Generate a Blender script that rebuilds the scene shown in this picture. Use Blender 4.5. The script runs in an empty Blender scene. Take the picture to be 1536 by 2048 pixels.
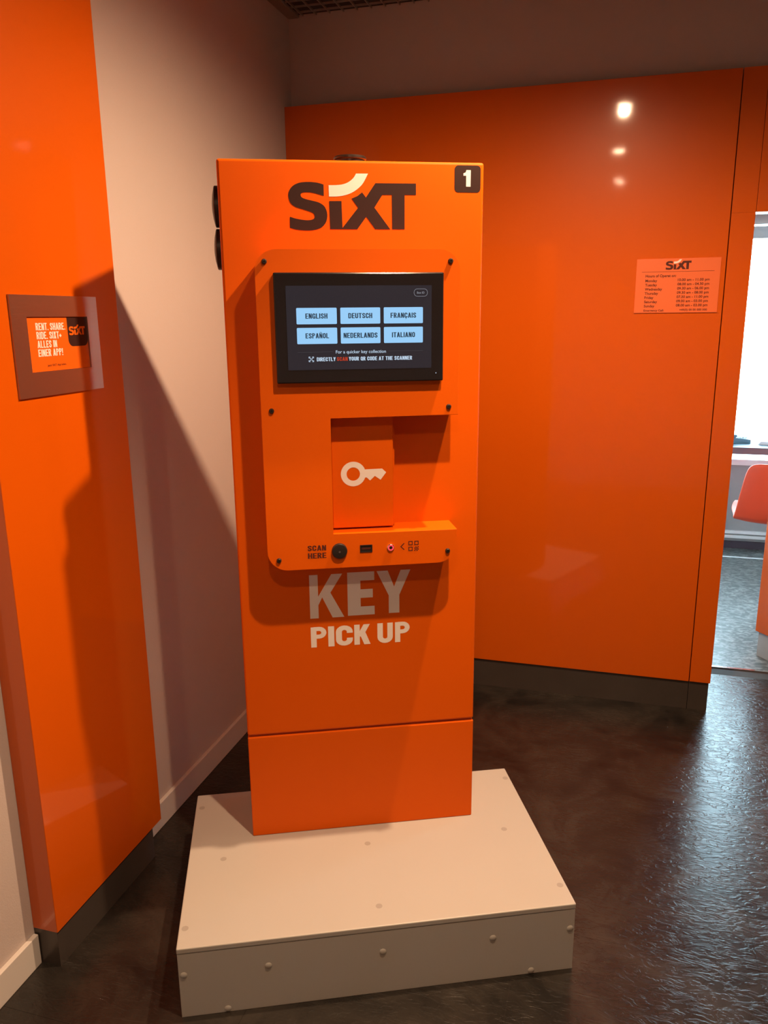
import bpy, bmesh, math, random
from mathutils import Vector, Matrix
random.seed(7)
PI = math.pi
scene = bpy.context.scene
C = scene.collection

# ------------------------------------------------------------------ camera
cam_d = bpy.data.cameras.new('camera'); cam = bpy.data.objects.new('camera', cam_d); C.objects.link(cam)
yaw, pitch, roll = 0.2814, 0.2415, -0.0094
F = Vector((-math.sin(yaw)*math.cos(pitch), math.cos(yaw)*math.cos(pitch), -math.sin(pitch)))
R0 = Vector((math.cos(yaw), math.sin(yaw), 0)); U0 = R0.cross(F)
Rr = R0*math.cos(roll) + U0*math.sin(roll); Ur = U0*math.cos(roll) - R0*math.sin(roll)
M4 = Matrix((Rr, Ur, -F)).transposed().to_4x4(); M4.translation = Vector((1.3497, -3.3051, 1.63))
cam.matrix_world = M4
cam_d.sensor_fit = 'HORIZONTAL'; cam_d.sensor_width = 36; cam_d.lens = 36*1590.78/1536
cam_d.clip_start = 0.05
scene.camera = cam

# ------------------------------------------------------------------ world, exposure
w = bpy.data.worlds.new('sky'); scene.world = w; w.use_nodes = True
bg = w.node_tree.nodes['Background']; bg.inputs[0].default_value = (0.62, 0.86, 1.0, 1); bg.inputs[1].default_value = 20.0
vs = scene.view_settings
vs.view_transform = 'Standard'; vs.look = 'None'; vs.exposure = 0.0; vs.gamma = 1.0; vs.use_curve_mapping = False

# ceiling lamps: position, power in watts, used by the spotlight builder below
LAMP_COLOR = (1.0, 0.635, 0.38)
# (position, watts, cone angle in degrees, cone softness, tilt towards the kiosk in degrees)
LAMPS = [((1.316, -1.355, 2.662), 200.0, 167, 0.8, 6), ((1.293, -2.086, 2.575), 158.0, 112, 1.0, 0),
         ((1.293, -3.26, 2.575), 40.0, 150, 0.8, 22), ((2.23, -1.01, 2.62), 12.0, 150, 0.8, 0)]

# ------------------------------------------------------------------ materials
MATS = {}
def mat(name, col, rough=0.5, metal=0.0, spec=0.5, coat=0.0, coat_rough=0.08, var=0.0, vscale=8.0,
        bump=0.0, bscale=200.0, emit=None, estr=0.0):
    m = bpy.data.materials.new(name); m.use_nodes = True; nt = m.node_tree
    b = nt.nodes['Principled BSDF']
    b.inputs['Base Color'].default_value = (*col, 1); b.inputs['Roughness'].default_value = rough
    b.inputs['Metallic'].default_value = metal; b.inputs['Specular IOR Level'].default_value = spec
    b.inputs['Coat Weight'].default_value = coat; b.inputs['Coat Roughness'].default_value = coat_rough
    tc = nt.nodes.new('ShaderNodeTexCoord')
    if var > 0:
        n = nt.nodes.new('ShaderNodeTexNoise'); n.inputs['Scale'].default_value = vscale; n.inputs['Detail'].default_value = 5
        nt.links.new(tc.outputs['Object'], n.inputs['Vector'])
        r = nt.nodes.new('ShaderNodeValToRGB')
        r.color_ramp.elements[0].position = 0.3; r.color_ramp.elements[1].position = 0.7
        r.color_ramp.elements[0].color = (*[c*(1-var) for c in col], 1)
        r.color_ramp.elements[1].color = (*[min(1, c*(1+var)) for c in col], 1)
        nt.links.new(n.outputs['Fac'], r.inputs['Fac']); nt.links.new(r.outputs['Color'], b.inputs['Base Color'])
    if bump > 0:
        n2 = nt.nodes.new('ShaderNodeTexNoise'); n2.inputs['Scale'].default_value = bscale; n2.inputs['Detail'].default_value = 3
        nt.links.new(tc.outputs['Object'], n2.inputs['Vector'])
        bp = nt.nodes.new('ShaderNodeBump'); bp.inputs['Strength'].default_value = bump; bp.inputs['Distance'].default_value = 0.002
        nt.links.new(n2.outputs['Fac'], bp.inputs['Height']); nt.links.new(bp.outputs['Normal'], b.inputs['Normal'])
    if emit:
        b.inputs['Emission Color'].default_value = (*emit, 1); b.inputs['Emission Strength'].default_value = estr
    MATS[name] = m
    return m
ORANGE = (0.70, 0.105, 0.0006)
mat('orange_panel', (0.62, 0.10, 0.0006), rough=0.36, spec=0.2, coat=0.9, coat_rough=0.06, var=0.015, vscale=3)
mat('orange_steel', ORANGE, rough=0.45, spec=0.15, var=0.012, vscale=6, bump=0.06, bscale=900)
mat('orange_seam', (0.35, 0.04, 0.003), rough=0.7)
mat('orange_sign', (0.78, 0.15, 0.035), rough=0.5)
mat('orange_poster', (0.72, 0.125, 0.004), rough=0.4)
mat('orange_plastic', (0.75, 0.07, 0.02), rough=0.4)
mat('white_plaster', (0.55, 0.48, 0.45), rough=0.9, spec=0.2, var=0.02, vscale=2, bump=0.25, bscale=260)
mat('white_paint', (0.66, 0.62, 0.58), rough=0.45, var=0.015, vscale=5)
mat('plinth_paint', (0.435, 0.42, 0.385), rough=0.40, spec=0.4, var=0.02, vscale=3, bump=0.05, bscale=500)
mat('plinth_cap', (0.33, 0.31, 0.28), rough=0.5)
mat('toe_metal', (0.10, 0.085, 0.075), rough=0.3, metal=0.5, var=0.1, vscale=4)
mat('grey_board', (0.35, 0.36, 0.37), rough=0.6, var=0.05)
mat('black_plastic', (0.022, 0.016, 0.014), rough=0.4, spec=0.4)
mat('black_gloss', (0.012, 0.010, 0.011), rough=0.18, spec=0.5)
mat('print_brown', (0.030, 0.011, 0.009), rough=0.5, spec=0.3, bump=0.05)
mat('print_white', (0.86, 0.80, 0.76), rough=0.5, spec=0.3)
mat('print_grey', (0.70, 0.60, 0.58), rough=0.5, spec=0.3)
mat('print_dark', (0.09, 0.022, 0.015), rough=0.6, spec=0.2)
mat('chrome', (0.75, 0.72, 0.70), rough=0.15, metal=1.0)
mat('dark_metal', (0.12, 0.09, 0.075), rough=0.28, metal=0.9)
mat('lamp_body', (0.25, 0.24, 0.23), rough=0.4, metal=0.6)
mat('ceiling_metal', (0.32, 0.27, 0.23), rough=0.6, metal=0.2)
mat('ceiling_void', (0.05, 0.04, 0.035), rough=0.9)
mat('window_frame', (0.42, 0.46, 0.50), rough=0.4, metal=0.3)
mat('white_rail', (0.9, 0.92, 0.94), rough=0.25)
mat('dark_skirting', (0.07, 0.05, 0.07), rough=0.5)
mat('desk_top', (0.10, 0.13, 0.17), rough=0.35)
mat('paper_white', (0.85, 0.87, 0.88), rough=0.7)
mat('plastic_blue', (0.10, 0.22, 0.30), rough=0.4)
mat('pavement', (0.55, 0.55, 0.53), rough=0.9, var=0.1, vscale=1)
mat('lamp_lens', (1, 0.8, 0.6), rough=0.3, emit=LAMP_COLOR, estr=120)
mat('display_dark', (0.012, 0.012, 0.016), rough=0.25, emit=(0.55, 0.62, 1.0), estr=0.018)
mat('display_tile', (0.02, 0.02, 0.02), rough=0.3, emit=(0.29, 0.60, 0.93), estr=1.0)
mat('display_ink', (0.012, 0.03, 0.06), rough=0.3, emit=(0.02, 0.05, 0.10), estr=0.5)
mat('display_white', (0.02, 0.02, 0.02), rough=0.3, emit=(0.55, 0.72, 0.90), estr=0.9)
mat('display_line', (0.02, 0.02, 0.02), rough=0.3, emit=(0.5, 0.6, 0.8), estr=0.08)
mat('display_outline', (0.02, 0.02, 0.02), rough=0.3, emit=(0.5, 0.55, 0.65), estr=0.45)
mat('display_red', (0.02, 0.01, 0.01), rough=0.3, emit=(0.75, 0.06, 0.02), estr=0.6)
mat('button_glow', (0.5, 0.05, 0.06), rough=0.25, emit=(1.0, 0.05, 0.09), estr=1.0)

def brushed():
    m = mat('brushed_steel', (0.46, 0.335, 0.25), rough=0.30, metal=0.9); nt = m.node_tree; b = nt.nodes['Principled BSDF']
    b.inputs['Anisotropic'].default_value = 0.7
    tc = nt.nodes.new('ShaderNodeTexCoord'); mp = nt.nodes.new('ShaderNodeMapping'); mp.inputs['Scale'].default_value = (1, 4, 600)
    n = nt.nodes.new('ShaderNodeTexNoise'); n.inputs['Scale'].default_value = 3; n.inputs['Detail'].default_value = 4
    nt.links.new(tc.outputs['Object'], mp.inputs[0]); nt.links.new(mp.outputs[0], n.inputs['Vector'])
    bp = nt.nodes.new('ShaderNodeBump'); bp.inputs['Strength'].default_value = 0.25; bp.inputs['Distance'].default_value = 0.001
    nt.links.new(n.outputs['Fac'], bp.inputs['Height']); nt.links.new(bp.outputs['Normal'], b.inputs['Normal'])
brushed()
def slate_floor():
    m = mat('slate_vinyl', (0.03, 0.023, 0.02), rough=0.235); nt = m.node_tree; b = nt.nodes['Principled BSDF']
    b.inputs['Specular IOR Level'].default_value = 0.40
    g = nt.nodes.new('ShaderNodeNewGeometry')
    n = nt.nodes.new('ShaderNodeTexNoise'); n.inputs['Scale'].default_value = 4.5; n.inputs['Detail'].default_value = 9; n.inputs['Roughness'].default_value = 0.62
    n.inputs['Distortion'].default_value = 0.7
    nt.links.new(g.outputs['Position'], n.inputs['Vector'])
    r = nt.nodes.new('ShaderNodeValToRGB'); e = r.color_ramp.elements
    e[0].position = 0.36; e[0].color = (0.009, 0.0082, 0.0075, 1); e[1].position = 0.66; e[1].color = (0.034, 0.029, 0.024, 1)
    nt.links.new(n.outputs['Fac'], r.inputs['Fac']); nt.links.new(r.outputs['Color'], b.inputs['Base Color'])
    # cleft-slate ridges: stretched, distorted noise
    mp = nt.nodes.new('ShaderNodeMapping'); mp.inputs['Scale'].default_value = (12, 27, 1); mp.inputs['Rotation'].default_value = (0, 0, 0.35)
    nt.links.new(g.outputs['Position'], mp.inputs[0])
    n2 = nt.nodes.new('ShaderNodeTexNoise'); n2.inputs['Scale'].default_value = 1.6; n2.inputs['Detail'].default_value = 4; n2.inputs['Distortion'].default_value = 2.2
    nt.links.new(mp.outputs[0], n2.inputs['Vector'])
    r2 = nt.nodes.new('ShaderNodeValToRGB'); e = r2.color_ramp.elements
    e[0].position = 0.45; e[1].position = 0.60
    nt.links.new(n2.outputs['Fac'], r2.inputs['Fac'])
    bp = nt.nodes.new('ShaderNodeBump'); bp.inputs['Strength'].default_value = 0.27; bp.inputs['Distance'].default_value = 0.0016
    nt.links.new(r2.outputs['Color'], bp.inputs['Height'])
    n3 = nt.nodes.new('ShaderNodeTexNoise'); n3.inputs['Scale'].default_value = 140; n3.inputs['Detail'].default_value = 2
    nt.links.new(g.outputs['Position'], n3.inputs['Vector'])
    bp2 = nt.nodes.new('ShaderNodeBump'); bp2.inputs['Strength'].default_value = 0.07; bp2.inputs['Distance'].default_value = 0.001
    nt.links.new(n3.outputs['Fac'], bp2.inputs['Height']); nt.links.new(bp.outputs['Normal'], bp2.inputs['Normal'])
    nt.links.new(bp2.outputs['Normal'], b.inputs['Normal'])
slate_floor()
def terrazzo():
    m = mat('terrazzo', (0.2, 0.2, 0.2), rough=0.35); nt = m.node_tree; b = nt.nodes['Principled BSDF']
    g = nt.nodes.new('ShaderNodeNewGeometry'); mp = nt.nodes.new('ShaderNodeMapping'); mp.inputs['Scale'].default_value = (18, 26, 1)
    nt.links.new(g.outputs['Position'], mp.inputs[0])
    n = nt.nodes.new('ShaderNodeTexNoise'); n.inputs['Scale'].default_value = 1.5; n.inputs['Detail'].default_value = 6; n.inputs['Distortion'].default_value = 1.2
    nt.links.new(mp.outputs[0], n.inputs['Vector'])
    r = nt.nodes.new('ShaderNodeValToRGB'); e = r.color_ramp.elements
    e[0].position = 0.42; e[0].color = (0.06, 0.065, 0.065, 1); e[1].position = 0.68; e[1].color = (0.25, 0.25, 0.24, 1)
    nt.links.new(n.outputs['Fac'], r.inputs['Fac']); nt.links.new(r.outputs['Color'], b.inputs['Base Color'])
terrazzo()
def pane_mat():
    m = bpy.data.materials.new('pane_glass'); m.use_nodes = True; nt = m.node_tree; nt.nodes.clear()
    o = nt.nodes.new('ShaderNodeOutputMaterial'); mx = nt.nodes.new('ShaderNodeMixShader')
    t = nt.nodes.new('ShaderNodeBsdfTransparent'); t.inputs[0].default_value = (0.95, 0.98, 0.98, 1)
    g = nt.nodes.new('ShaderNodeBsdfGlossy'); g.inputs['Roughness'].default_value = 0.02
    mx.inputs[0].default_value = 0.06
    nt.links.new(t.outputs[0], mx.inputs[1]); nt.links.new(g.outputs[0], mx.inputs[2]); nt.links.new(mx.outputs[0], o.inputs[0])
    MATS['pane_glass'] = m
pane_mat()

# ------------------------------------------------------------------ helpers
def link(name, me, material, parent=None, loc=None):
    o = bpy.data.objects.new(name, me); C.objects.link(o)
    if material: me.materials.clear(); me.materials.append(MATS[material])
    if parent: o.parent = parent
    if loc: o.location = loc
    return o
def bm_obj(name, bm, material, parent=None, smooth=False, loc=None):
    bmesh.ops.recalc_face_normals(bm, faces=bm.faces[:])
    me = bpy.data.meshes.new(name); bm.to_mesh(me); bm.free()
    if smooth:
        for p in me.polygons: p.use_smooth = True
    return link(name, me, material, parent, loc)
def add_box(bm, x0, x1, y0, y1, z0, z1, bevel=0.0, seg=2):
    vs_ = [bm.verts.new(v) for v in [(x0,y0,z0),(x1,y0,z0),(x1,y1,z0),(x0,y1,z0),(x0,y0,z1),(x1,y0,z1),(x1,y1,z1),(x0,y1,z1)]]
    fs = [bm.faces.new([vs_[i] for i in f]) for f in [(0,3,2,1),(4,5,6,7),(0,1,5,4),(1,2,6,5),(2,3,7,6),(3,0,4,7)]]
    if bevel > 0:
        es = list({e for f in fs for e in f.edges})
        bmesh.ops.bevel(bm, geom=es, offset=bevel, segments=seg, profile=0.5, affect='EDGES')
def box(name, x0, x1, y0, y1, z0, z1, material, parent=None, bevel=0.0, seg=2):
    bm = bmesh.new(); add_box(bm, x0, x1, y0, y1, z0, z1, bevel, seg)
    return bm_obj(name, bm, material, parent)
def add_prism(bm, pts, y0, y1, bevel=0.0):
    """outline in (x, z) extruded from y0 to y1"""
    a = [bm.verts.new((x, y0, z)) for x, z in pts]; b = [bm.verts.new((x, y1, z)) for x, z in pts]
    n = len(pts); f0 = bm.faces.new(a); bm.faces.new(list(reversed(b)))
    for i in range(n): bm.faces.new([a[i], b[i], b[(i+1) % n], a[(i+1) % n]])
    if bevel > 0:
        bmesh.ops.bevel(bm, geom=list(f0.edges), offset=bevel, segments=2, profile=0.5, affect='EDGES')
def add_lathe(bm, prof, n=32, axis='z', at=(0, 0, 0)):
    """prof: (radius, height) pairs; closed at radius 0"""
    rings = []
    def pt(r, h, a):
        c, s = r*math.cos(a), r*math.sin(a)
        p = {'z': (c, s, h), 'y': (c, h, s), 'x': (h, c, s)}[axis]
        return (p[0]+at[0], p[1]+at[1], p[2]+at[2])
    for r, h in prof:
        rings.append([bm.verts.new(pt(0, h, 0))] if r < 1e-6 else [bm.verts.new(pt(r, h, 2*PI*i/n)) for i in range(n)])
    for p, q in zip(rings, rings[1:]):
        for i in range(n):
            j = (i+1) % n
            vs_ = [p[i % len(p)], p[j % len(p)], q[j % len(q)], q[i % len(q)]]
            u = []
            for v in vs_:
                if v not in u: u.append(v)
            if len(u) > 2: bm.faces.new(u)
def lathe(name, prof, material, parent=None, n=32, axis='z', at=(0, 0, 0), smooth=True):
    bm = bmesh.new(); add_lathe(bm, prof, n, axis, at)
    o = bm_obj(name, bm, material, parent, smooth)
    if smooth:
        try: o.data.set_sharp_from_angle(angle=math.radians(40))
        except Exception: pass
    return o
def rrect(x0, x1, z0, z1, r, n=8):
    pts = []
    for cx, cz, a in ((x1-r, z1-r, 0), (x0+r, z1-r, PI/2), (x0+r, z0+r, PI), (x1-r, z0+r, 1.5*PI)):
        for i in range(n+1): pts.append((cx+r*math.cos(a+PI/2*i/n), cz+r*math.sin(a+PI/2*i/n)))
    return pts
def empty(name, loc, rotz=0):
    o = bpy.data.objects.new(name, None); C.objects.link(o); o.location = loc; o.rotation_euler = (0, 0, rotz)
    o.empty_display_size = 0.1
    return o
def tag(o, label, cat, group=None):
    o['label'] = label; o['category'] = cat
    if group: o['group'] = group
    return o
def struct(o):
    o['kind'] = 'structure'; return o
# a flat print is a set of polygons in (x, z); plane 'y' faces -Y at y = d, plane 'x' faces +X at x = d (reading along +Y)
def flat(name, polys, material, parent, d, plane='y', z0=0.0):
    bm = bmesh.new()
    for k, pts in enumerate(polys):
        dk_ = (k % 10)*3e-5*(-1 if plane == 'y' else 1)      # overlapping strokes never share a plane
        q = []
        for p in pts:
            if not q or abs(p[0]-q[-1][0]) + abs(p[1]-q[-1][1]) > 1e-7: q.append(p)
        if plane == 'y': vv = [bm.verts.new((x, d+dk_, z-z0)) for x, z in q]
        else: vv = [bm.verts.new((d+dk_, x, z-z0)) for x, z in q]
        bm.faces.new(vv)
    bm.normal_update()
    bmesh.ops.triangulate(bm, faces=[f for f in bm.faces if len(f.verts) > 4], ngon_method='EAR_CLIP')
    want = Vector((0, -1, 0)) if plane == 'y' else Vector((1, 0, 0))
    bm.normal_update()
    for f in bm.faces:
        if f.normal.dot(want) < 0: f.normal_flip()
    me = bpy.data.meshes.new(name); bm.to_mesh(me); bm.free()
    return link(name, me, material, parent)

# ------------------------------------------------------------------ bold condensed lettering (own glyphs)
def arc(cx, cz, r, a0, a1, n=10):
    return [(cx+r*math.cos(math.radians(a0+(a1-a0)*i/n)), cz+r*math.sin(math.radians(a0+(a1-a0)*i/n))) for i in range(n+1)]
def stroke(path, t, closed=False):
    n = len(path); L, Rr_ = [], []
    for i in range(n):
        p = Vector(path[i])
        a = Vector(path[(i-1) % n]) if (closed or i > 0) else None
        b = Vector(path[(i+1) % n]) if (closed or i < n-1) else None
        d1 = (p-a).normalized() if a is not None else None
        d2 = (b-p).normalized() if b is not None else None
        if d1 is None: d1 = d2
        if d2 is None: d2 = d1
        n1 = Vector((-d1.y, d1.x)); n2 = Vector((-d2.y, d2.x)); m = (n1+n2)
        m = m.normalized() if m.length > 1e-6 else n1
        k = min(2.0, 1/max(0.3, m.dot(n1)))
        L.append(tuple(p+m*t/2*k)); Rr_.append(tuple(p-m*t/2*k))
    out = []
    for i in range(n if closed else n-1):
        j = (i+1) % n; out.append([L[i], Rr_[i], Rr_[j], L[j]])
    return out
def rect(x0, x1, z0, z1): return [(x0, z0), (x1, z0), (x1, z1), (x0, z1)]
def slab(x0, z0, x1, z1, tw): return [(x0-tw/2, z0), (x0+tw/2, z0), (x1+tw/2, z1), (x1-tw/2, z1)]
def glyph(ch, W=0.5, t=0.19, th=0.16):
    h = t/2; c = W/2; r = c-h; P = []
    if ch == 'I': return [rect(0, t, 0, 1)], t
    if ch == '.': return [rect(0, t, 0, th)], t
    if ch == '!': return [rect(0, t, 0, th*1.1), [(0.02, 0.3), (t-0.02, 0.3), (t, 1), (0, 1)]], t
    if ch == '-': return [rect(0, 0.28, 0.34, 0.34+th)], 0.28
    if ch == '+': return [rect(0, 0.46, 0.33, 0.33+th), rect(0.23-t/2, 0.23+t/2, 0.18, 0.64)], 0.46
    if ch == ' ': return [], 0.22
    if ch == '1': return [rect(0.17, 0.17+t*1.15, 0, 1), [(0, 0.66), (0.18, 0.66), (0.18, 0.96), (0.17, 0.96), (0.13, 0.86), (0.0, 0.80)]], 0.17+t*1.15
    if ch in 'EFL':
        w_ = W*0.92; P = [rect(0, t, 0, 1)]
        if ch != 'F': P.append(rect(0, w_, 0, th))
        if ch != 'L': P += [rect(0, w_, 1-th, 1), rect(0, w_*0.94, 0.5-th/2, 0.5+th/2)]
        return P, w_
    if ch == 'H': return [rect(0, t, 0, 1), rect(W-t, W, 0, 1), rect(0, W, 0.5-th/2, 0.5+th/2)], W
    if ch == 'T': return [rect(0, W, 1-th, 1), rect(c-t/2, c+t/2, 0, 1)], W
    if ch in 'NÑ':
        P = [rect(0, t*0.9, 0, 1), rect(W-t*0.9, W, 0, 1), slab(t*0.55, 1, W-t*0.55, 0, t*1.1)]
        if ch == 'Ñ': P += stroke([(0.08, 1.09), (0.16, 1.16), (0.25, 1.13), (0.34, 1.10), (0.42, 1.17)], 0.085)
        return P, W
    if ch == 'A':
        W2 = W*1.1; return [slab(t/2, 0, W2/2-0.01, 1, t), slab(W2-t/2, 0, W2/2+0.01, 1, t), rect(0.14, W2-0.14, 0.2, 0.2+th*0.9)], W2
    if ch == 'K': return [rect(0, t, 0, 1), slab(t, 0.40, W-t*0.55, 1, t*1.15), slab(t+0.10, 0.60, W-t*0.45, 0, t*1.15)], W+0.03
    if ch == 'X': return [slab(t*0.55, 0, W-t*0.55, 1, t*1.1), slab(W-t*0.55, 0, t*0.55, 1, t*1.1)], W
    if ch == 'Y': return [rect(c-t/2, c+t/2, 0, 0.45), slab(c, 0.36, t*0.5, 1, t*1.05), slab(c, 0.36, W-t*0.5, 1, t*1.05)], W
    if ch == 'U': return stroke([(h, 1)] + arc(c, c, r, 180, 360) + [(W-h, 1)], t), W
    if ch in 'OQ':
        P = stroke(arc(c, 1-c, r, 0, 180) + arc(c, c, r, 180, 360), t, True)
        if ch == 'Q': P.append(slab(c+0.06, 0.25, W-0.02, -0.04, 0.15))
        return P, W
    if ch in 'CÇG':
        P = stroke([(W-h, 0.62), (W-h, 1-c)] + arc(c, 1-c, r, 0, 180)[1:] + arc(c, c, r, 180, 360) + [(W-h, 0.38)], t)
        if ch == 'G': P += [rect(c, W, 0.38, 0.38+th*0.85), rect(W-t*0.6, W, 0, 0.4)]
        if ch == 'Ç': P += stroke([(c, 0.02), (c+0.05, -0.08), (c+0.03, -0.17), (c-0.06, -0.19)], 0.08)
        return P, W
    if ch == 'D': return [rect(0, t, 0, 1)] + stroke([(h, 1-th/2), (W-r-h, 1-th/2)] + arc(W-r-h, 1-r-th/2, r, 90, 0)[1:] + arc(W-r-h, r+th/2, r, 0, -90) + [(h, th/2)], th*1.1), W
    if ch in 'PR':
        rb = 0.19; top = 1-th/2; bot = top-2*rb
        P = [rect(0, t, 0, 1)] + stroke([(h, top), (W-rb-h, top)] + arc(W-rb-h, top-rb, rb, 90, -90)[1:] + [(h, bot)], th*1.08)
        if ch == 'R': P.append(slab(W*0.52, bot, W-t*0.5, 0, t*1.02))
        return P, W
    if ch == 'S':
        pth = [(W-h, 0.68), (W-h, 1-c)] + arc(c, 1-c, r, 0, 180)[1:]
        p0, p1, p2, p3 = (h, 1-c), (h, 0.50), (W-h, 0.50), (W-h, c)
        for i in range(1, 9):
            s = i/9; a_, b_, c_, d_ = (1-s)**3, 3*s*(1-s)**2, 3*s*s*(1-s), s**3
            pth.append((a_*p0[0]+b_*p1[0]+c_*p2[0]+d_*p3[0], a_*p0[1]+b_*p1[1]+c_*p2[1]+d_*p3[1]))
        pth += arc(c, c, r, 0, -180) + [(h, 0.32)]
        return stroke(pth, t*0.97), W
    raise ValueError(ch)
def fit(polys, x0, x1, z0, z1, src=None):
    xs = [p[0] for q in polys for p in q]; sx0, sx1 = (min(xs), max(xs))
    s0, s1 = src or (0.0, 1.0)
    return [[(x0+(px-sx0)/(sx1-sx0)*(x1-x0), z0+(pz-s0)/(s1-s0)*(z1-z0)) for px, pz in q] for q in polys]
def words(s, x0, x1, z0, z1, gap=0.07, **kw):
    kw.setdefault('t', 0.184); kw.setdefault('th', 0.148)
    x = 0; out = []
    for ch in s:
        P, wd = glyph(ch, **kw)
        out += [[(px+x, pz) for px, pz in q] for q in P]; x += wd+gap
    return fit(out, x0, x1, z0, z1)
# small mixed-case text: outline text turned into polygons
def small_text(s, x0, x1, z0, z1, bold=0.0, cap=0.73):
    cu = bpy.data.curves.new('t', 'FONT'); cu.body = s; cu.size = 1; cu.offset = bold; cu.resolution_u = 3
    o = bpy.data.objects.new('t', cu); C.objects.link(o)
    dg = bpy.context.evaluated_depsgraph_get(); me = bpy.data.meshes.new_from_object(o.evaluated_get(dg))
    polys = [[(me.vertices[i].co.x, me.vertices[i].co.y) for i in p.vertices] for p in me.polygons]
    bpy.data.objects.remove(o); bpy.data.curves.remove(cu); bpy.data.meshes.remove(me)
    return fit(polys, x0, x1, z0, z1, (0.0, cap))

LOGO_S = [(0.2476,1.9337),(0.2322,1.9377),(0.2113,1.9390),(0.1904,1.9369),(0.1741,1.9292),(0.1656,1.9170),(0.1642,1.9064),(0.1679,1.8928),(0.1789,1.8837),(0.1948,1.8787),(0.2125,1.8733),(0.2221,1.8688),(0.2245,1.8617),(0.2217,1.8565),(0.2135,1.8540),(0.2005,1.8539),(0.1811,1.8568),(0.1658,1.8610),(0.1652,1.8364),(0.1803,1.8322),(0.2013,1.8304),(0.2193,1.8311),(0.2374,1.8359),(0.2492,1.8459),(0.2544,1.8598),(0.2538,1.8737),(0.2476,1.8859),(0.2358,1.8934),(0.2213,1.8972),(0.2053,1.9007),(0.1957,1.9043),(0.1927,1.9097),(0.1954,1.9143),(0.2058,1.9162),(0.2219,1.9152),(0.2476,1.9085)]
LOGO_X = [(0.2610,1.8335),(0.2603,1.8970),(0.2894,1.8973),(0.2907,1.8368),(0.3291,1.8826),(0.3137,1.9031),(0.3276,1.9087),(0.3393,1.9174),(0.3483,1.9059),(0.3714,1.9382),(0.4699,1.9386),(0.4700,1.9128),(0.4422,1.9127),(0.4420,1.8340),(0.4114,1.8340),(0.4112,1.9124),(0.3880,1.9121),(0.3685,1.8833),(0.4070,1.8338),(0.3699,1.8338),(0.3483,1.8623),(0.3263,1.8336)]
LOGO_T = [(0.2599,1.9071),(0.2801,1.9076),(0.2998,1.9109),(0.3163,1.9172),(0.3312,1.9271),(0.3429,1.9394),(0.3540,1.9593),(0.3252,1.9589),(0.3202,1.9507),(0.3119,1.9430),(0.3003,1.9368),(0.2840,1.9332),(0.2596,1.9323)]
def catmull(pts, sharp):
    n = len(pts); out = []
    for i in range(n):
        p0, p1, p2, p3 = pts[i-1], pts[i], pts[(i+1) % n], pts[(i+2) % n]
        if i in sharp: p0 = p1
        if (i+1) % n in sharp: p3 = p2
        out.append(p1)
        if i in sharp and (i+1) % n in sharp: continue
        for k in (1, 2):
            t = k/3
            out.append(tuple(0.5*((2*b)+(-a+c_)*t+(2*a-5*b+4*c_-d_)*t*t+(-a+3*b-3*c_+d_)*t**3) for a, b, c_, d_ in zip(p0, p1, p2, p3)))
    return out
LOGO_S = catmull(LOGO_S, {0, 17, 18, 35}); LOGO_T = catmull(LOGO_T, {0, 6, 7, 12})
def logo(x0, x1, z0, z1):
    m = lambda q: [(x0+(a-0.1642)/(0.4700-0.1642)*(x1-x0), z0+(b-1.8304)/(1.9593-1.8304)*(z1-z0)) for a, b in q]
    return [m(LOGO_S), m(LOGO_X)], [m(LOGO_T)]

# ================================================================== THE ROOM
XE, XJ, ZPT, ZPB, ZC = 1.8054, 1.7212, 2.4636, 0.1278, 2.811
XR, YB, YT, YF = 3.7, -4.7, 0.477, 2.6156         # right wall, wall behind the camera, threshold, far window wall
WX = -0.014                                        # plaster face of the left wall

fl = struct(box('floor', WX-0.1, XR, YB, YT, -0.12, -0.004, 'ceiling_void'))
T = 0.605
tile_me = None
for i in range(-3, 5):
    for j in range(-7, 3):
        x0, x1 = 1.788+T*(i-1), 1.788+T*i; y0, y1 = -0.818+T*(j-1), -0.818+T*j
        cx0, cx1, cy0, cy1 = max(x0, WX), min(x1, XR), max(y0, YB), min(y1, YT-0.004)
        if cx1-cx0 < 0.02 or cy1-cy0 < 0.02: continue
        whole = (cx0, cx1, cy0, cy1) == (x0, x1, y0, y1)
        if whole and tile_me:
            o = bpy.data.objects.new('tile', tile_me); C.objects.link(o); o.parent = fl; o.location = (x0, y0, 0)
        else:
            bm = bmesh.new(); add_box(bm, 0.0003, cx1-cx0-0.0003, 0.0003, cy1-cy0-0.0003, -0.0045, 0)
            o = bm_obj('tile', bm, 'slate_vinyl', fl, loc=(cx0, cy0, 0))
            if whole: tile_me = o.data
struct(box('trim_1', XE-0.1, XR, YT-0.004, YT+0.010, -0.1, 0.002, 'chrome'))           # threshold strip
struct(box('floor_2', 0.3, 6.0, YT+0.010, YF+0.1, -0.12, 0.0, 'terrazzo'))
struct(box('trim_2', 0.3, 6.0, 2.375, 2.395, 0.0, 0.0015, 'white_rail'))                     # floor joint by the window

wl = struct(box('wall_left', WX-0.1, WX, YB, 0.078, 0, ZC+0.008, 'white_plaster'))
PY0, PY1 = -1.887, -1.392                                                              # orange panel on the left wall
struct(box('baseboard_left', WX, 0.0, YB, PY0-0.001, 0, 0.088, 'white_paint', bevel=0.002))
struct(box('baseboard_left_2', WX, 0.0, -1.437, 0.0, 0, 0.088, 'white_paint', bevel=0.002))

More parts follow.
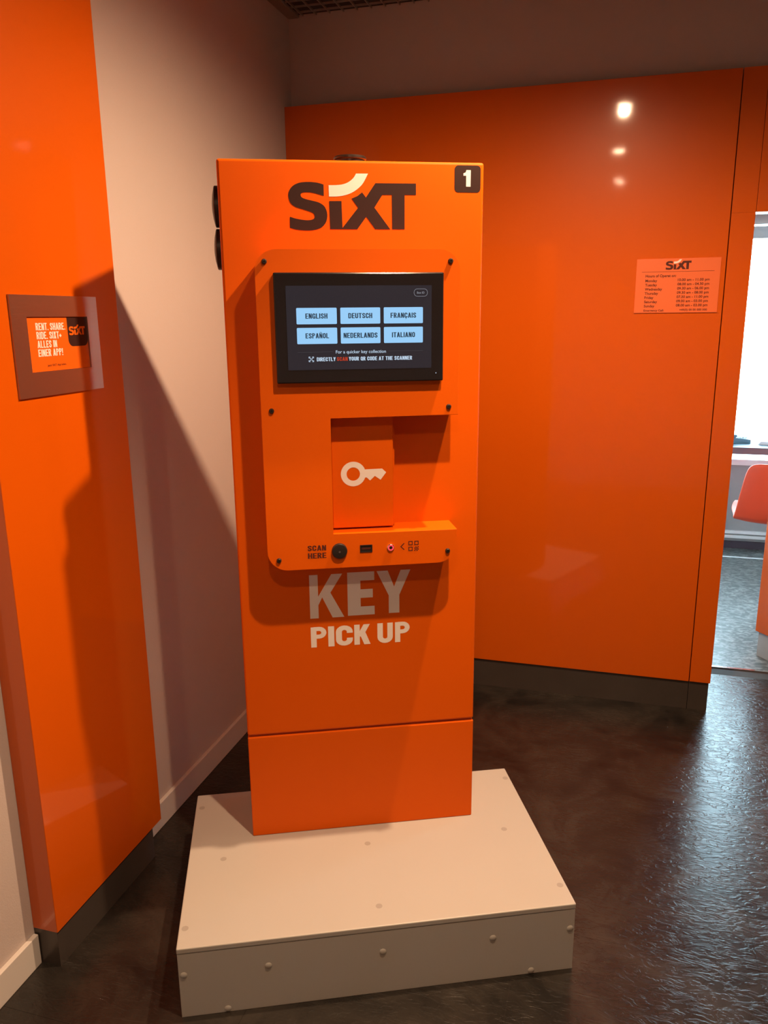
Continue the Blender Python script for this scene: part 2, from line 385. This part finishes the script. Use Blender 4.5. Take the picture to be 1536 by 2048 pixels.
wb = struct(box('wall_back', WX-0.1, XE-0.003, 0.078, YT, 0, ZC+0.008, 'white_plaster'))
box('wall_head', XE-0.003, XR, 0.078, YT, 1.985, ZC+0.008, 'white_plaster', wb)
box('wall_pier', 2.95, XR, 0.078, YT, 0, 1.985, 'white_plaster', wb)
pg = 0.0016
box('panel', WX, XJ-pg, 0.0, 0.078, ZPB, ZPT, 'orange_panel', wb, 0.0015)
box('panel', XJ+pg, XE-0.001, 0.0, YT-0.002, ZPB, 1.983, 'orange_panel', wb, 0.0015)
box('panel', XJ+pg, XE-0.001, 0.0, 0.078, 1.983, ZPT, 'orange_panel', wb, 0.0)
box('panel', XE+pg-0.001, 2.95, 0.0, 0.078, 1.983, ZPT, 'orange_panel', wb, 0.0015)
box('panel', 2.95+pg, XR, 0.0, 0.078, ZPB, ZPT, 'orange_panel', wb, 0.0015)
box('toe_kick', WX, XJ-0.001, 0.008, 0.078, 0, ZPB, 'toe_metal', wb)
box('toe_kick', XJ+0.001, XE-0.006, 0.008, YT-0.004, 0, ZPB, 'toe_metal', wb)
box('toe_kick', 2.95, XR, 0.008, 0.078, 0, ZPB, 'toe_metal', wb)

# wall on the right and wall behind the camera
struct(box('wall_right', XR, XR+0.15, YB, YT, 0, ZC+0.008, 'white_plaster'))
struct(box('wall_front', WX-0.1, XR+0.15, YB-0.1, YB, 0, ZC+0.008, 'white_plaster'))

# ceiling: open-cell metal grid under a dark void, edge trim along the left wall
ce = struct(box('ceiling', WX-0.1, 6.0, YB-0.1, YF+0.2, ZC+0.008, ZC+0.15, 'ceiling_void'))
struct(box('trim_3', WX, 0.034, YB, 0.078, ZC-0.004, ZC+0.008, 'ceiling_metal', bevel=0.002))
cell = 0.058
bm = bmesh.new(); add_box(bm, -0.002, 0.002, YB, 0.078, 0, 0.008); sl = bm_obj('slat', bm, 'ceiling_metal', ce, loc=(0.05, 0, ZC))
for k in range(1, int((XR-0.05)/cell)+1):
    o = sl.copy(); C.objects.link(o); o.location = (0.05+cell*k, 0, ZC)
bm = bmesh.new(); add_box(bm, 0.034, XR, -0.002, 0.002, 0, 0.008); sl = bm_obj('slat', bm, 'ceiling_metal', ce, loc=(0, 0.04, ZC+0.001))
for k in range(1, int((0.04-YB)/cell)+1):
    o = sl.copy(); C.objects.link(o); o.location = (0, 0.04-cell*k, ZC+0.001)

# ------------------------------------------------------------------ the bright room behind the doorway
struct(box('wall_far_left', 0.3, 0.4, YT, YF, 0, ZC+0.008, 'white_plaster'))
struct(box('wall_far_right', 5.9, 6.0, YT, YF, 0, ZC+0.008, 'white_plaster'))
struct(box('wall_far_front', XR+0.15, 6.0, YT-0.1, YT, 0, ZC+0.008, 'white_plaster'))
w1 = struct(box('window_1', 0.4, 5.9, YF, YF+0.06, 0.0, 0.052, 'dark_skirting'))
box('spandrel', 0.4, 5.9, YF+0.012, YF+0.05, 0.052, 0.60, 'grey_board', w1)
box('white_rail', 0.4, 5.9, YF-0.012, YF+0.012, 0.076, 0.098, 'white_rail', w1, 0.002)
box('white_rail', 0.4, 5.9, YF-0.012, YF+0.012, 0.108, 0.130, 'white_rail', w1, 0.002)
box('rail', 0.4, 5.9, YF, YF+0.06, 0.60, 0.64, 'white_rail', w1)
box('transom', 0.4, 5.9, YF, YF+0.06, 2.10, 2.175, 'window_frame', w1)
box('rail', 0.4, 5.9, YF, YF+0.06, ZC-0.1, ZC+0.008, 'window_frame', w1)
mul = [0.4, 1.60, 2.80, 4.00, 5.84]
for i, x in enumerate(mul): box('mullion', x, x+0.06, YF-0.005, YF+0.065, 0.60, ZC-0.1, 'window_frame', w1)
for a, b in zip(mul, mul[1:]):
    box('pane', a+0.06, b, YF+0.03, YF+0.036, 0.64, 2.10, 'pane_glass', w1)
    box('pane', a+0.06, b, YF+0.03, YF+0.036, 2.175, ZC-0.1, 'pane_glass', w1)
struct(box('pavement', -30, 40, YF+0.1, 60, -0.3, -0.15, 'pavement'))

# orange clad pillar beside the doorway
pl = tag(empty('clad_pillar', (2.093, 0.672, 0), math.radians(-52)), 'narrow orange clad pillar with a grey foot standing on the speckled floor beyond the doorway', 'pillar')
box('cladding', -0.012, 0.42, -0.012, 0.3, 0.125, 2.4, 'orange_panel', pl, 0.003)
box('foot', 0, 0.40, 0, 0.28, 0, 0.125, 'grey_board', pl)

# desk by the window
dk = tag(empty('office_desk', (2.72, 2.36, 0)), 'dark topped desk with white drawer pedestal under the far window', 'desk')
box('desk_top', -0.75, 0.75, -0.17, 0.22, 0.745, 0.79, 'desk_top', dk, 0.003)
box('pedestal', 0.14, 0.52, -0.14, 0.20, 0.10, 0.745, 'paper_white', dk, 0.004)
for z in (0.14, 0.35, 0.56):
    dr = box('drawer', 0.15, 0.51, -0.152, -0.14, z, z+0.18, 'paper_white', dk, 0.003)
    box('handle', 0.28, 0.38, -0.162, -0.151, z+0.15, z+0.165, 'window_frame', dr)
for x in (-0.72, 0.68):
    for y in (-0.14, 0.17): box('leg', x, x+0.04, y, y+0.03, 0, 0.745, 'window_frame', dk)
kb = tag(empty('telephone', (2.155, 2.40, 0.79), 0.2), 'small dark telephone on the desk by the far window', 'telephone')
bm = bmesh.new(); add_prism(bm, [(-0.07, 0), (0.07, 0), (0.07, 0.025), (-0.07, 0.045)], -0.05, 0.08); bm_obj('phone_body', bm, 'plastic_blue', kb)
box('handset', -0.065, -0.02, -0.06, 0.085, 0.04, 0.062, 'plastic_blue', kb, 0.008)
for i in range(3):
    for j in range(3): box('key', 0.0+i*0.02, 0.014+i*0.02, -0.03+j*0.025, -0.014+j*0.025, 0.03, 0.042, 'paper_white', kb)
pp = tag(empty('paper_stack', (2.36, 2.38, 0.79), -0.3), 'short stack of white papers on the desk beside the telephone', 'papers')
for k in range(4):
    s = box('sheet', -0.06, 0.06, -0.08, 0.08, k*0.006, k*0.006+0.0058, 'paper_white', pp); s.rotation_euler.z = (k-1.5)*0.06

# red shell chair in front of the desk, seen from behind
ch = tag(empty('shell_chair', (2.45, 1.80, 0), 0.10), 'orange red moulded shell chair pulled up to the desk beyond the doorway', 'chair')
bm = bmesh.new(); NU, NV = 18, 14; grid = []
prof = [(0.26, 0.435, 0.215), (0.14, 0.415, 0.245), (0.02, 0.405, 0.262), (-0.10, 0.405, 0.268), (-0.165, 0.425, 0.280), (-0.195, 0.50, 0.275), (-0.21, 0.60, 0.268), (-0.22, 0.70, 0.258), (-0.224, 0.755, 0.250), (-0.226, 0.782, 0.236), (-0.226, 0.79, 0.205)]
for k, (py, pz, hw) in enumerate(prof):
    row = []
    for i in range(NU+1):
        s = -1+2*i/NU
        wrap = 0.07*s*s; lift = 0.05*s**4 if k < 4 else 0.0
        row.append(bm.verts.new((hw*1.42*s, py+(wrap if k >= 4 else wrap*k/4), pz+lift)))
    grid.append(row)
for a, b in zip(grid, grid[1:]):
    for i in range(NU): bm.faces.new([a[i], a[i+1], b[i+1], b[i]])
bmesh.ops.recalc_face_normals(bm, faces=bm.faces[:])
bmesh.ops.solidify(bm, geom=bm.faces[:], thickness=0.012)
so = bm_obj('shell', bm, 'orange_plastic', ch, True)
md = so.modifiers.new('sub', 'SUBSURF'); md.levels = 1; md.render_levels = 1
lathe('column', [(0, 0.08), (0.028, 0.08), (0.028, 0.30), (0.02, 0.30), (0.02, 0.40), (0, 0.40)], 'chrome', ch, 20)
box('seat_plate', -0.1, 0.1, -0.08, 0.12, 0.385, 0.404, 'black_plastic', ch, 0.005)
for k in range(5):
    a = 2*PI*k/5+0.3; bm = bmesh.new(); add_box(bm, 0, 0.145, -0.016, 0.016, 0.06, 0.09, 0.004)
    lg = bm_obj('leg', bm, 'chrome', ch); lg.rotation_euler.z = a
    lathe('castor', [(0, -0.016), (0.029, -0.016), (0.029, 0.016), (0, 0.016)], 'black_plastic', lg, 16, 'y', (0.130, 0, 0.030))

# ================================================================== ORANGE PANEL ON THE LEFT WALL + FRAMED POSTER
D = 0.0598
lp = tag(empty('wall_panel', (WX, (PY0+PY1)/2, 0)), 'tall glossy orange panel with dark toe kick on the white wall, carrying a steel framed poster', 'panel')
hy = (PY1-PY0)/2
box('board', 0, D-WX, -hy, hy, 0.104, 2.62, 'orange_panel', lp, 0.0015)
box('toe_kick', 0, D-WX-0.004, -hy+0.002, hy-0.045, 0, 0.104, 'toe_metal', lp)

fy0, fy1, fz0, fz1 = -1.800, -1.489, 1.4545, 1.6840
oy0, oy1, oz0, oz1 = -1.7510, -1.5318, 1.5105, 1.6356
pf = tag(empty('poster_frame', (D, (fy0+fy1)/2, fz0)), 'wide brushed steel frame around an orange advertising card on the orange wall panel', 'frame')
yc = (fy0+fy1)/2
bm = bmesh.new(); ft = 0.005
outer = [(fy0, fz0), (fy1, fz0), (fy1, fz1), (fy0, fz1)]; inner = [(oy0, oz0), (oy1, oz0), (oy1, oz1), (oy0, oz1)]
vo = [[bm.verts.new((x, y-yc, z-fz0)) for y, z in r_] for x in (0.0, ft) for r_ in (outer, inner)]
for i in range(4):
    j = (i+1) % 4
    bm.faces.new([vo[2][i], vo[2][j], vo[3][j], vo[3][i]]); bm.faces.new([vo[0][i], vo[1][i], vo[1][j], vo[0][j]])
    bm.faces.new([vo[0][i], vo[0][j], vo[2][j], vo[2][i]]); bm.faces.new([vo[1][i], vo[3][i], vo[3][j], vo[1][j]])
bm_obj('steel_frame', bm, 'brushed_steel', pf)
card = box('card', 0.0, 0.0015, oy0-yc+0.0005, oy1-yc-0.0005, oz0-fz0+0.0005, oz1-fz0-0.0005, 'orange_poster', pf)
def post(name, polys, m, d): return flat(name, [[(a-yc, b) for a, b in q] for q in polys], m, card, d, 'x', fz0)
for s, x1, z0 in (('RENT. SHARE.', -1.6170, 1.6052), ('RIDE. SIXT+', -1.6329, 1.5852), ('ALLES IN', -1.6521, 1.5652), ('EINER APP!', -1.6337, 1.5454)):
    post('lettering', words(s, -1.7205, x1, z0, z0+0.0165), 'print_white', 0.0018)
bd = rrect(-1.6080, -1.5330, 1.5650, 1.660, 0.016)
bd = [(a, min(b, oz1-0.0006)) for a, b in bd]
post('logo_tile', [bd], 'print_brown', 0.0018)
l1, l2 = logo(-1.6035, -1.5415, 1.5915, 1.6165)
post('logo', l1+l2, 'orange_poster', 0.0021)
post('lettering', small_text('Jetzt SIXT App laden.', -1.6932, -1.6250, 1.5218, 1.5270), 'print_dark', 0.0018)

# ================================================================== OPENING HOURS SIGN ON THE BACK PANEL
hx0, hx1, hz0, hz1 = 1.4045, 1.7020, 1.6325, 1.8300
hs = tag(empty('hours_sign', (hx0, 0.0, hz0)), 'flat orange opening hours sign with dark lettering on the orange back wall', 'sign')
pt = box('plate', 0, hx1-hx0, -0.004, 0.0, 0, hz1-hz0, 'orange_sign', hs)
def hp_(name, polys, m): return flat(name, [[(a-hx0, b) for a, b in q] for q in polys], m, pt, -0.0044, 'y', hz0)
l1, l2 = logo(1.5090, 1.5990, 1.7895, 1.8265)
hp_('logo', l1, 'print_dark'); hp_('logo_tick', l2, 'print_white')
hp_('line', [rect(1.4247, 1.6815, 1.7822, 1.7832)], 'print_dark')
hp_('lettering', small_text('Hours of Operat on:', 1.4390, 1.5486, 1.7634, 1.7735, 0.018), 'print_dark')
HRS = [('Monday', .0424, '10.00 am - 11.00 pm'), ('Tuesday', .0424, '08.00 am - 04.30 pm'), ('Wednesday', .0622, '09.30 am - 06.00 pm'),
       ('Thursday', .0486, '09.30 am - 08.00 pm'), ('Friday', .033, '07.30 am - 11.00 pm'), ('Saturday', .047, '09.00 am - 03.00 pm'), ('Sunday', .0385, '08.00 am - 03.00 pm')]
for k, (d_, wd, hr) in enumerate(HRS):
    z = 1.7462-0.01545*k
    hp_('lettering', small_text(d_, 1.4395, 1.4395+wd, z, z+0.0098, 0.018), 'print_dark')
    hp_('lettering', small_text(hr, 1.5553, 1.6675, z+0.002, z+0.0113, 0.018), 'print_dark')
hp_('lettering', small_text('Emergency Call:', 1.4397, 1.5127, 1.6378, 1.6455, 0.018), 'print_dark')
hp_('lettering', small_text('+49(0) 00 00 000 000', 1.5690, 1.6666, 1.6398, 1.6470, 0.018), 'print_dark')

# ================================================================== PLATFORM UNDER THE KIOSK
TH = 0.4223
HP = 0.1948
def k2w(u, v): return (0.4339+u*math.cos(TH)-v*math.sin(TH), -1.5093+u*math.sin(TH)+v*math.cos(TH))
u0, u1, v0, v1 = -0.173, 0.8065, -0.396, 0.2283
pw = tag(empty('platform', (*k2w(0, 0), 0), TH), 'low white painted platform box with screw caps carrying the orange kiosk', 'platform')
box('top_board', u0, u1, v0, v1, 0.1800, HP, 'plinth_paint', pw, 0.0025)
box('front_board', u0+0.001, u1-0.001, v0+0.001, v0+0.019, 0, 0.1785, 'plinth_paint', pw, 0.001)
box('back_board', u0+0.001, u1-0.001, v1-0.019, v1-0.001, 0, 0.1785, 'plinth_paint', pw, 0.001)
box('side_board', u0+0.001, u0+0.019, v0+0.019, v1-0.019, 0, 0.1785, 'plinth_paint', pw)
box('side_board', u1-0.019, u1-0.001, v0+0.019, v1-0.019, 0, 0.1785, 'plinth_paint', pw)
box('inner_frame', u0+0.03, u1-0.03, v0+0.03, v1-0.03, 0.12, 0.181, 'plinth_paint', pw)
capm = None
for u, v in [(-0.1549,0.1605),(-0.0788,-0.0862),(-0.1581,-0.3308),(0.3179,-0.0819),(0.3165,-0.3279),(0.7903,-0.3249),(0.7138,-0.0784),(0.7920,0.1721)]:
    lathe('screw_cap', [(0.0085, 0), (0.0085, 0.0006), (0.0075, 0.00062), (0.004, 0.00056), (0, 0.00055)], 'plinth_cap', pw, 16, 'z', (u, v, HP-0.0005))
for u, z in [(-0.1600,0.1200),(0.0387,0.1190),(0.3162,0.1197),(0.5932,0.1215),(0.7940,0.1228),(-0.0630,0.0100),(0.6955,0.0100)]:
    lathe('screw_cap', [(0.0085, 0), (0.0085, -0.0012), (0.0065, -0.0026), (0.003, -0.0034), (0, -0.0036)], 'plinth_paint', pw, 16, 'y', (u, v0+0.0015, z))

# ================================================================== KIOSK
W, KD, ZT, ZS = 0.6377, 0.217, 1.9881, 0.5069
DB = 0.0924
ks = tag(empty('key_kiosk', (*k2w(0, 0), HP), TH), 'tall orange steel key pick up kiosk with touch screen standing on the white platform', 'kiosk')
def kbox(name, x0, x1, y0, y1, z0, z1, m, par=ks, bev=0.0, seg=2): return box(name, x0, x1, y0, y1, z0-HP, z1-HP, m, par, bev, seg)
def kflat(name, polys, m, par, d): return flat(name, polys, m, par, d, 'y', HP)
body = kbox('body', 0, W, 0, KD, ZS+0.003, ZT, 'orange_steel', ks, 0.006, 3)
base = kbox('base_panel', 0, W, 0, KD, HP, ZS-0.003, 'orange_steel', ks, 0.003, 2)
kbox('seam_core', 0.006, W-0.006, 0.006, KD-0.006, ZS-0.01, ZS+0.01, 'orange_seam')
# printed matter on the body
l1, l2 = logo(0.1642, 0.4700, 1.8304, 1.9593)
kflat('logo', l1, 'print_brown', body, -0.0004); kflat('logo_tick', l2, 'print_white', body, -0.0004)
bdg = kflat('badge', [rrect(0.5648, 0.6293, 1.9200, 1.9810, 0.009)], 'print_brown', ks, -0.0004)
kflat('number', words('1', 0.5865, 0.6045, 1.9330, 1.9705, t=0.24), 'print_white', bdg, -0.0008)
KEYP = []
def kq(P, x0, x1, z0, z1): return fit(P, x0, x1, z0, z1)
Kp = [rect(0, 0.245, 0, 1), [(0.245, 0.36), (0.245, 0.62), (0.64, 1.0), (0.98, 1.0), (0.60, 0.555)] if False else [(0.245, 0.50), (0.64, 1.0), (0.955, 1.0), (0.60, 0.575), (0.42, 0.575), (0.245, 0.30)], [(0.30, 0.58), (0.60, 0.58), (0.99, 0), (0.65, 0)]]
KEYP += kq(Kp, 0.1825, 0.2740, 0.8430, 0.9655)
KEYP += kq(glyph('E', W=0.62, t=0.275, th=0.20)[0], 0.2840, 0.3567, 0.8450, 0.9672)
Yp = [rect(0.355, 0.67, 0, 0.46), [(0.0, 1), (0.33, 1), (0.515, 0.62), (0.515, 0.30), (0.355, 0.42)], [(0.515, 0.62), (0.71, 1), (1.0, 1), (0.67, 0.42), (0.515, 0.30)]]
KEYP += kq(Yp, 0.3629, 0.4550, 0.8458, 0.9672)
kflat('lettering', KEYP, 'print_white', body, -0.0004)
PK = []
for g_, a, b in (('P', .1824, .2246), ('I', .2291, .2456), ('C', .2500, .2960), ('K', .3000, .3444), ('U', .3635, .4061), ('P', .4120, .4529)):
    PK += fit(glyph(g_, W=0.62, t=0.22, th=0.185)[0], a, b, 0.7595, 0.8178)
kflat('lettering', PK, 'print_white', body, -0.0004)
# C-shaped fascia, open to the right where the key door sits
fu0, fu1, fzb, fzt, nu, nzt, nzb, r = 0.0782, 0.5597, 1.0117, 1.7811, 0.2422, 1.3920, 1.0990, 0.050
ol = []
def cor(cx, cz, a0, n=10):
    for i in range(n+1):
        a = math.radians(a0+90*i/n); ol.append((cx+r*math.cos(a), cz+r*math.sin(a)-HP))
ol.append((fu1, nzt-HP)); cor(fu1-r, fzt-r, 0); cor(fu0+r, fzt-r, 90); cor(fu0+r, fzb+r, 180); cor(fu1-r, fzb+r, 270)
ol += [(fu1, nzb-HP), (nu, nzb-HP), (nu, nzt-HP)]
bm = bmesh.new(); add_prism(bm, ol, -DB, 0.0005, 0.0012); fas = bm_obj('fascia', bm, 'orange_steel', ks)
for u, z in [(0.1004,1.7536),(0.5360,1.7548),(0.1029,1.4124),(0.5347,1.4125),(0.1056,1.0390),(0.5360,1.0429)]:
    lathe('screw', [(0.0062, 0.001), (0.0062, -0.0035), (0.0045, -0.0058), (0.002, -0.0060), (0.0017, -0.004), (0, -0.004)], 'black_plastic', fas, 18, 'y', (u, -DB, z-HP))
kflat('lettering', words('SCAN', 0.1778, 0.2240, 1.0597, 1.0735) + words('HERE', 0.1779, 0.2240, 1.0398, 1.0538), 'print_dark', fas, -DB-0.0004)
kn = lathe('scanner_knob', [(0.0195, 0.001), (0.0195, -0.0065), (0.0180, -0.0088), (0.013, -0.0094), (0, -0.0094)], 'black_plastic', fas, 32, 'y', (0.2575, -DB, 1.0570-HP))
lathe('scanner_lens', [(0.0028, -0.0090), (0.0028, -0.0104), (0.0015, -0.0107), (0, -0.0100)], 'chrome', fas, 16, 'y', (0.2575, -DB, 1.0555-HP))
# card slot: recessed frame with a dark interior
bm = bmesh.new(); s0, s1, s2, s3 = 0.3097, 0.3410, 1.0494-HP, 1.0688-HP
fr = [(s0, s2), (s1, s2), (s1, s3), (s0, s3)]; e_ = 0.0022; fi = [(s0+e_, s2+e_), (s1-e_, s2+e_), (s1-e_, s3-e_), (s0+e_, s3-e_)]
va = [bm.verts.new((x, -DB-0.0018, z)) for x, z in fr]; vb = [bm.verts.new((x, -DB-0.0018, z)) for x, z in fi]
vc = [bm.verts.new((x, -DB-0.0002, z)) for x, z in fi]; vd = [bm.verts.new((x, -DB+0.001, z)) for x, z in fr]
for i in range(4):
    j = (i+1) % 4
    bm.faces.new([va[i], va[j], vb[j], vb[i]]); bm.faces.new([vb[i], vb[j], vc[j], vc[i]]); bm.faces.new([va[j], va[i], vd[i], vd[j]])
bm.faces.new(vc); bm_obj('reader_slot', bm, 'black_plastic', fas)
kbox('slot_label', s0+0.004, s1-0.004, -DB-0.0009, -DB-0.0002, 1.0565, 1.0615, 'print_dark', fas)
# lit push button with a bright ring
lathe('push_button', [(0.0092, 0.001), (0.0092, -0.003), (0.0080, -0.0042), (0.0072, -0.0042)], 'chrome', fas, 28, 'y', (0.3880, -DB, 1.0590-HP))
lathe('button_ring', [(0.0080, -0.0030), (0.0074, -0.0046), (0.0046, -0.0046), (0.0044, -0.0030)], 'button_glow', fas, 28, 'y', (0.3880, -DB, 1.0590-HP))
lathe('button_cap', [(0.0046, -0.003), (0.0040, -0.0048), (0, -0.0050)], 'dark_metal', fas, 20, 'y', (0.3880, -DB, 1.0590-HP))
# arrow and code pictogram
PIC = stroke([(0.4229, 1.0681), (0.4142, 1.0595), (0.4229, 1.0509)], 0.0023)
px0, pz1, cs, ln = 0.4337, 1.0732, 0.0112, 0.0022
for a, b in ((0, 0), (1, 0), (0, 1)):
    x, z = px0+a*0.0153, pz1-cs-b*0.0153
    PIC += stroke([(x+ln/2, z+ln/2), (x+cs-ln/2, z+ln/2), (x+cs-ln/2, z+cs-ln/2), (x+ln/2, z+cs-ln/2)], ln, True)
for a in range(4):
    for b in range(4):
        if (a+b) % 2 == 0: PIC.append(rect(px0+0.0153+a*0.0029, px0+0.0153+(a+1)*0.0029, pz1-cs-0.0153+b*0.0029, pz1-cs-0.0153+(b+1)*0.0029))
kflat('pictogram', PIC, 'print_dark', fas, -DB-0.0004)
# key door in the open corner of the fascia
dc = kbox('door_casing', nu-0.001, 0.4085, -0.032, 0.0005, 1.1045, 1.3915, 'orange_steel')
dv = -0.049
door = kbox('key_door', nu+0.0045, 0.4026, dv, -0.030, 1.1035, 1.3905, 'orange_steel', ks, 0.002)
KI = []
for i in range(36):
    a, b = 2*PI*i/36, 2*PI*(i+1)/36; cx, cz, ro, ri = 0.3005, 1.2435, 0.0316, 0.0170
    KI.append([(cx+ro*math.cos(a), cz+ro*math.sin(a)), (cx+ro*math.cos(b), cz+ro*math.sin(b)), (cx+ri*math.cos(b), cz+ri*math.sin(b)), (cx+ri*math.cos(a), cz+ri*math.sin(a))])
KI.append([(0.3265, 1.2544), (0.3265, 1.2335), (0.3345, 1.2335), (0.3430, 1.2254), (0.3552, 1.2367), (0.3699, 1.2263), (0.3844, 1.2451), (0.3740, 1.2550)])
kflat('key_emblem', KI, 'print_white', door, dv-0.0004)
lathe('door_sensor', [(0.0035, 0.002), (0.0035, -0.004), (0.002, -0.006), (0, -0.006)], 'chrome', ks, 14, 'z', (0.437, -0.045, nzt-HP))
# touch screen
ds = -DB-0.020
mon = kbox('touch_screen', 0.1187, 0.5161, ds, -DB+0.0005, 1.4775, 1.7287, 'black_gloss', ks, 0.003)
kflat('display', [rect(0.1460, 0.4868, 1.5085, 1.6993)], 'display_dark', mon, ds-0.0003)
names = [['ENGLISH', 'DEUTSCH', 'FRANÇAIS'], ['ESPAÑOL', 'NEDERLANDS', 'ITALIANO']]
span = [[(.1895, .2406), (.2892, .3454), (.3887, .4497)], [(.1885, .2430), (.2773, .3574), (.3918, .4469)]]
cols = [(0.1688, 0.2624), (0.2707, 0.3643), (0.3727, 0.4660)]; rows = [(1.6131, 1.6499, 1.6257), (1.5682, 1.6050, 1.5810)]
for rr_ in range(2):
    for cc in range(3):
        a, b = cols[cc]; z0, z1, zt_ = rows[rr_]
        kflat('language_tile', [rrect(a, b, z0, z1, 0.0022, 4)], 'display_tile', mon, ds-0.0006)
        s0_, s1_ = span[rr_][cc]
        kflat('lettering', words(names[rr_][cc], s0_, s1_, zt_, zt_+0.0117), 'display_ink', mon, ds-0.0009)
kflat('lettering', small_text('For a quicker key collection', 0.2583, 0.3772, 1.5457, 1.5533, 0.006), 'display_white', mon, ds-0.0006)
for a, b in ((0.1688, 0.2524), (0.3831, 0.4665)): kflat('line', [rect(a, b, 1.5494, 1.5499)], 'display_line', mon, ds-0.0006)
kflat('lettering', words('DIRECTLY', 0.2131, 0.2575, 1.5283, 1.5372), 'display_white', mon, ds-0.0006)
kflat('lettering', words('SCAN', 0.2603, 0.2858, 1.5284, 1.5373), 'display_red', mon, ds-0.0006)
kflat('lettering', words('YOUR QR CODE AT THE SCANNER', 0.2886, 0.4401, 1.5286, 1.5375), 'display_white', mon, ds-0.0006)
SI = []
for sx in (-1, 1):
    for sz in (-1, 1):
        SI += stroke([(0.2003+sx*0.0022, 1.5331+sz*0.0054), (0.2003+sx*0.0054, 1.5331+sz*0.0054), (0.2003+sx*0.0054, 1.5331+sz*0.0022)], 0.0013)
        SI.append([(0.2003+sx*0.0012, 1.5331+sz*0.0002), (0.2003+sx*0.0042, 1.5331+sz*0.0030), (0.2003+sx*0.0030, 1.5331+sz*0.0042), (0.2003+sx*0.0002, 1.5331+sz*0.0012)])
kflat('scan_icon', SI, 'display_white', mon, ds-0.0006)
kflat('outline', stroke(rrect(0.4448, 0.4766, 1.6743, 1.6911, 0.0078, 6), 0.0008, True), 'display_outline', mon, ds-0.0006)
kflat('lettering', small_text('Box ID', 0.4519, 0.4695, 1.6803, 1.6852, 0.01), 'display_outline', mon, ds-0.0006)
lathe('power_light', [(0.0012, 0.0), (0.0010, -0.0006), (0, -0.0006)], 'display_white', mon, 10, 'y', (0.4982, ds, 1.4962-HP))
# round cap on top, two domed black pads on the left side
lathe('top_cap', [(0.0375, -0.001), (0.0375, 0.016), (0.041, 0.018), (0.041, 0.022), (0.038, 0.025), (0, 0.026)], 'dark_metal', ks, 40, 'z', (0.322, 0.10, ZT-HP))
for zc in (1.894, 1.794):
    lathe('side_pad', [(0.0485, 0.001), (0.0485, -0.012), (0.047, -0.0135), (0.030, -0.0175), (0.015, -0.0195), (0, -0.020)], 'black_plastic', ks, 36, 'x', (0, 0.10, zc-HP))

# ================================================================== CEILING SPOTLIGHTS
lab = ['ceiling spotlight above the right edge of the white platform', 'ceiling spotlight above the front of the white platform',
       'ceiling spotlight farthest from the orange back wall', 'ceiling spotlight nearest the doorway']
for (pos, P, cone, soft, tilt), tx in zip(LAMPS, lab):
    TILT = math.radians(tilt)
    sp = tag(empty('spotlight', (pos[0], pos[1], ZC)), tx, 'spotlight', 'spotlights hanging from the ceiling grid')
    dz = pos[2]-ZC
    hd = lathe('lamp_head', [(0, 0.10), (0.035, 0.10), (0.040, 0.09), (0.044, 0.012), (0.040, 0.012), (0.036, 0.05), (0, 0.05)], 'lamp_body', sp, 28)
    hd.location = (0, 0, dz); hd.rotation_euler = (0, TILT, 0)
    lathe('stem', [(0, dz+0.09), (0.008, dz+0.09), (0.008, 0.008), (0, 0.008)], 'lamp_body', sp, 12)
    lathe('lens', [(0, 0.004), (0.02, 0.006), (0.033, 0.014), (0.036, 0.03), (0, 0.03)], 'lamp_lens', hd, 28)
    L = bpy.data.lights.new('bulb', 'SPOT'); L.energy = P; L.color = LAMP_COLOR; L.spot_size = math.radians(cone); L.spot_blend = soft
    L.shadow_soft_size = 0.022
    lo = bpy.data.objects.new('bulb', L); C.objects.link(lo); lo.parent = sp; lo.location = (0, 0, dz-0.012); lo.rotation_euler = (0, TILT, 0)
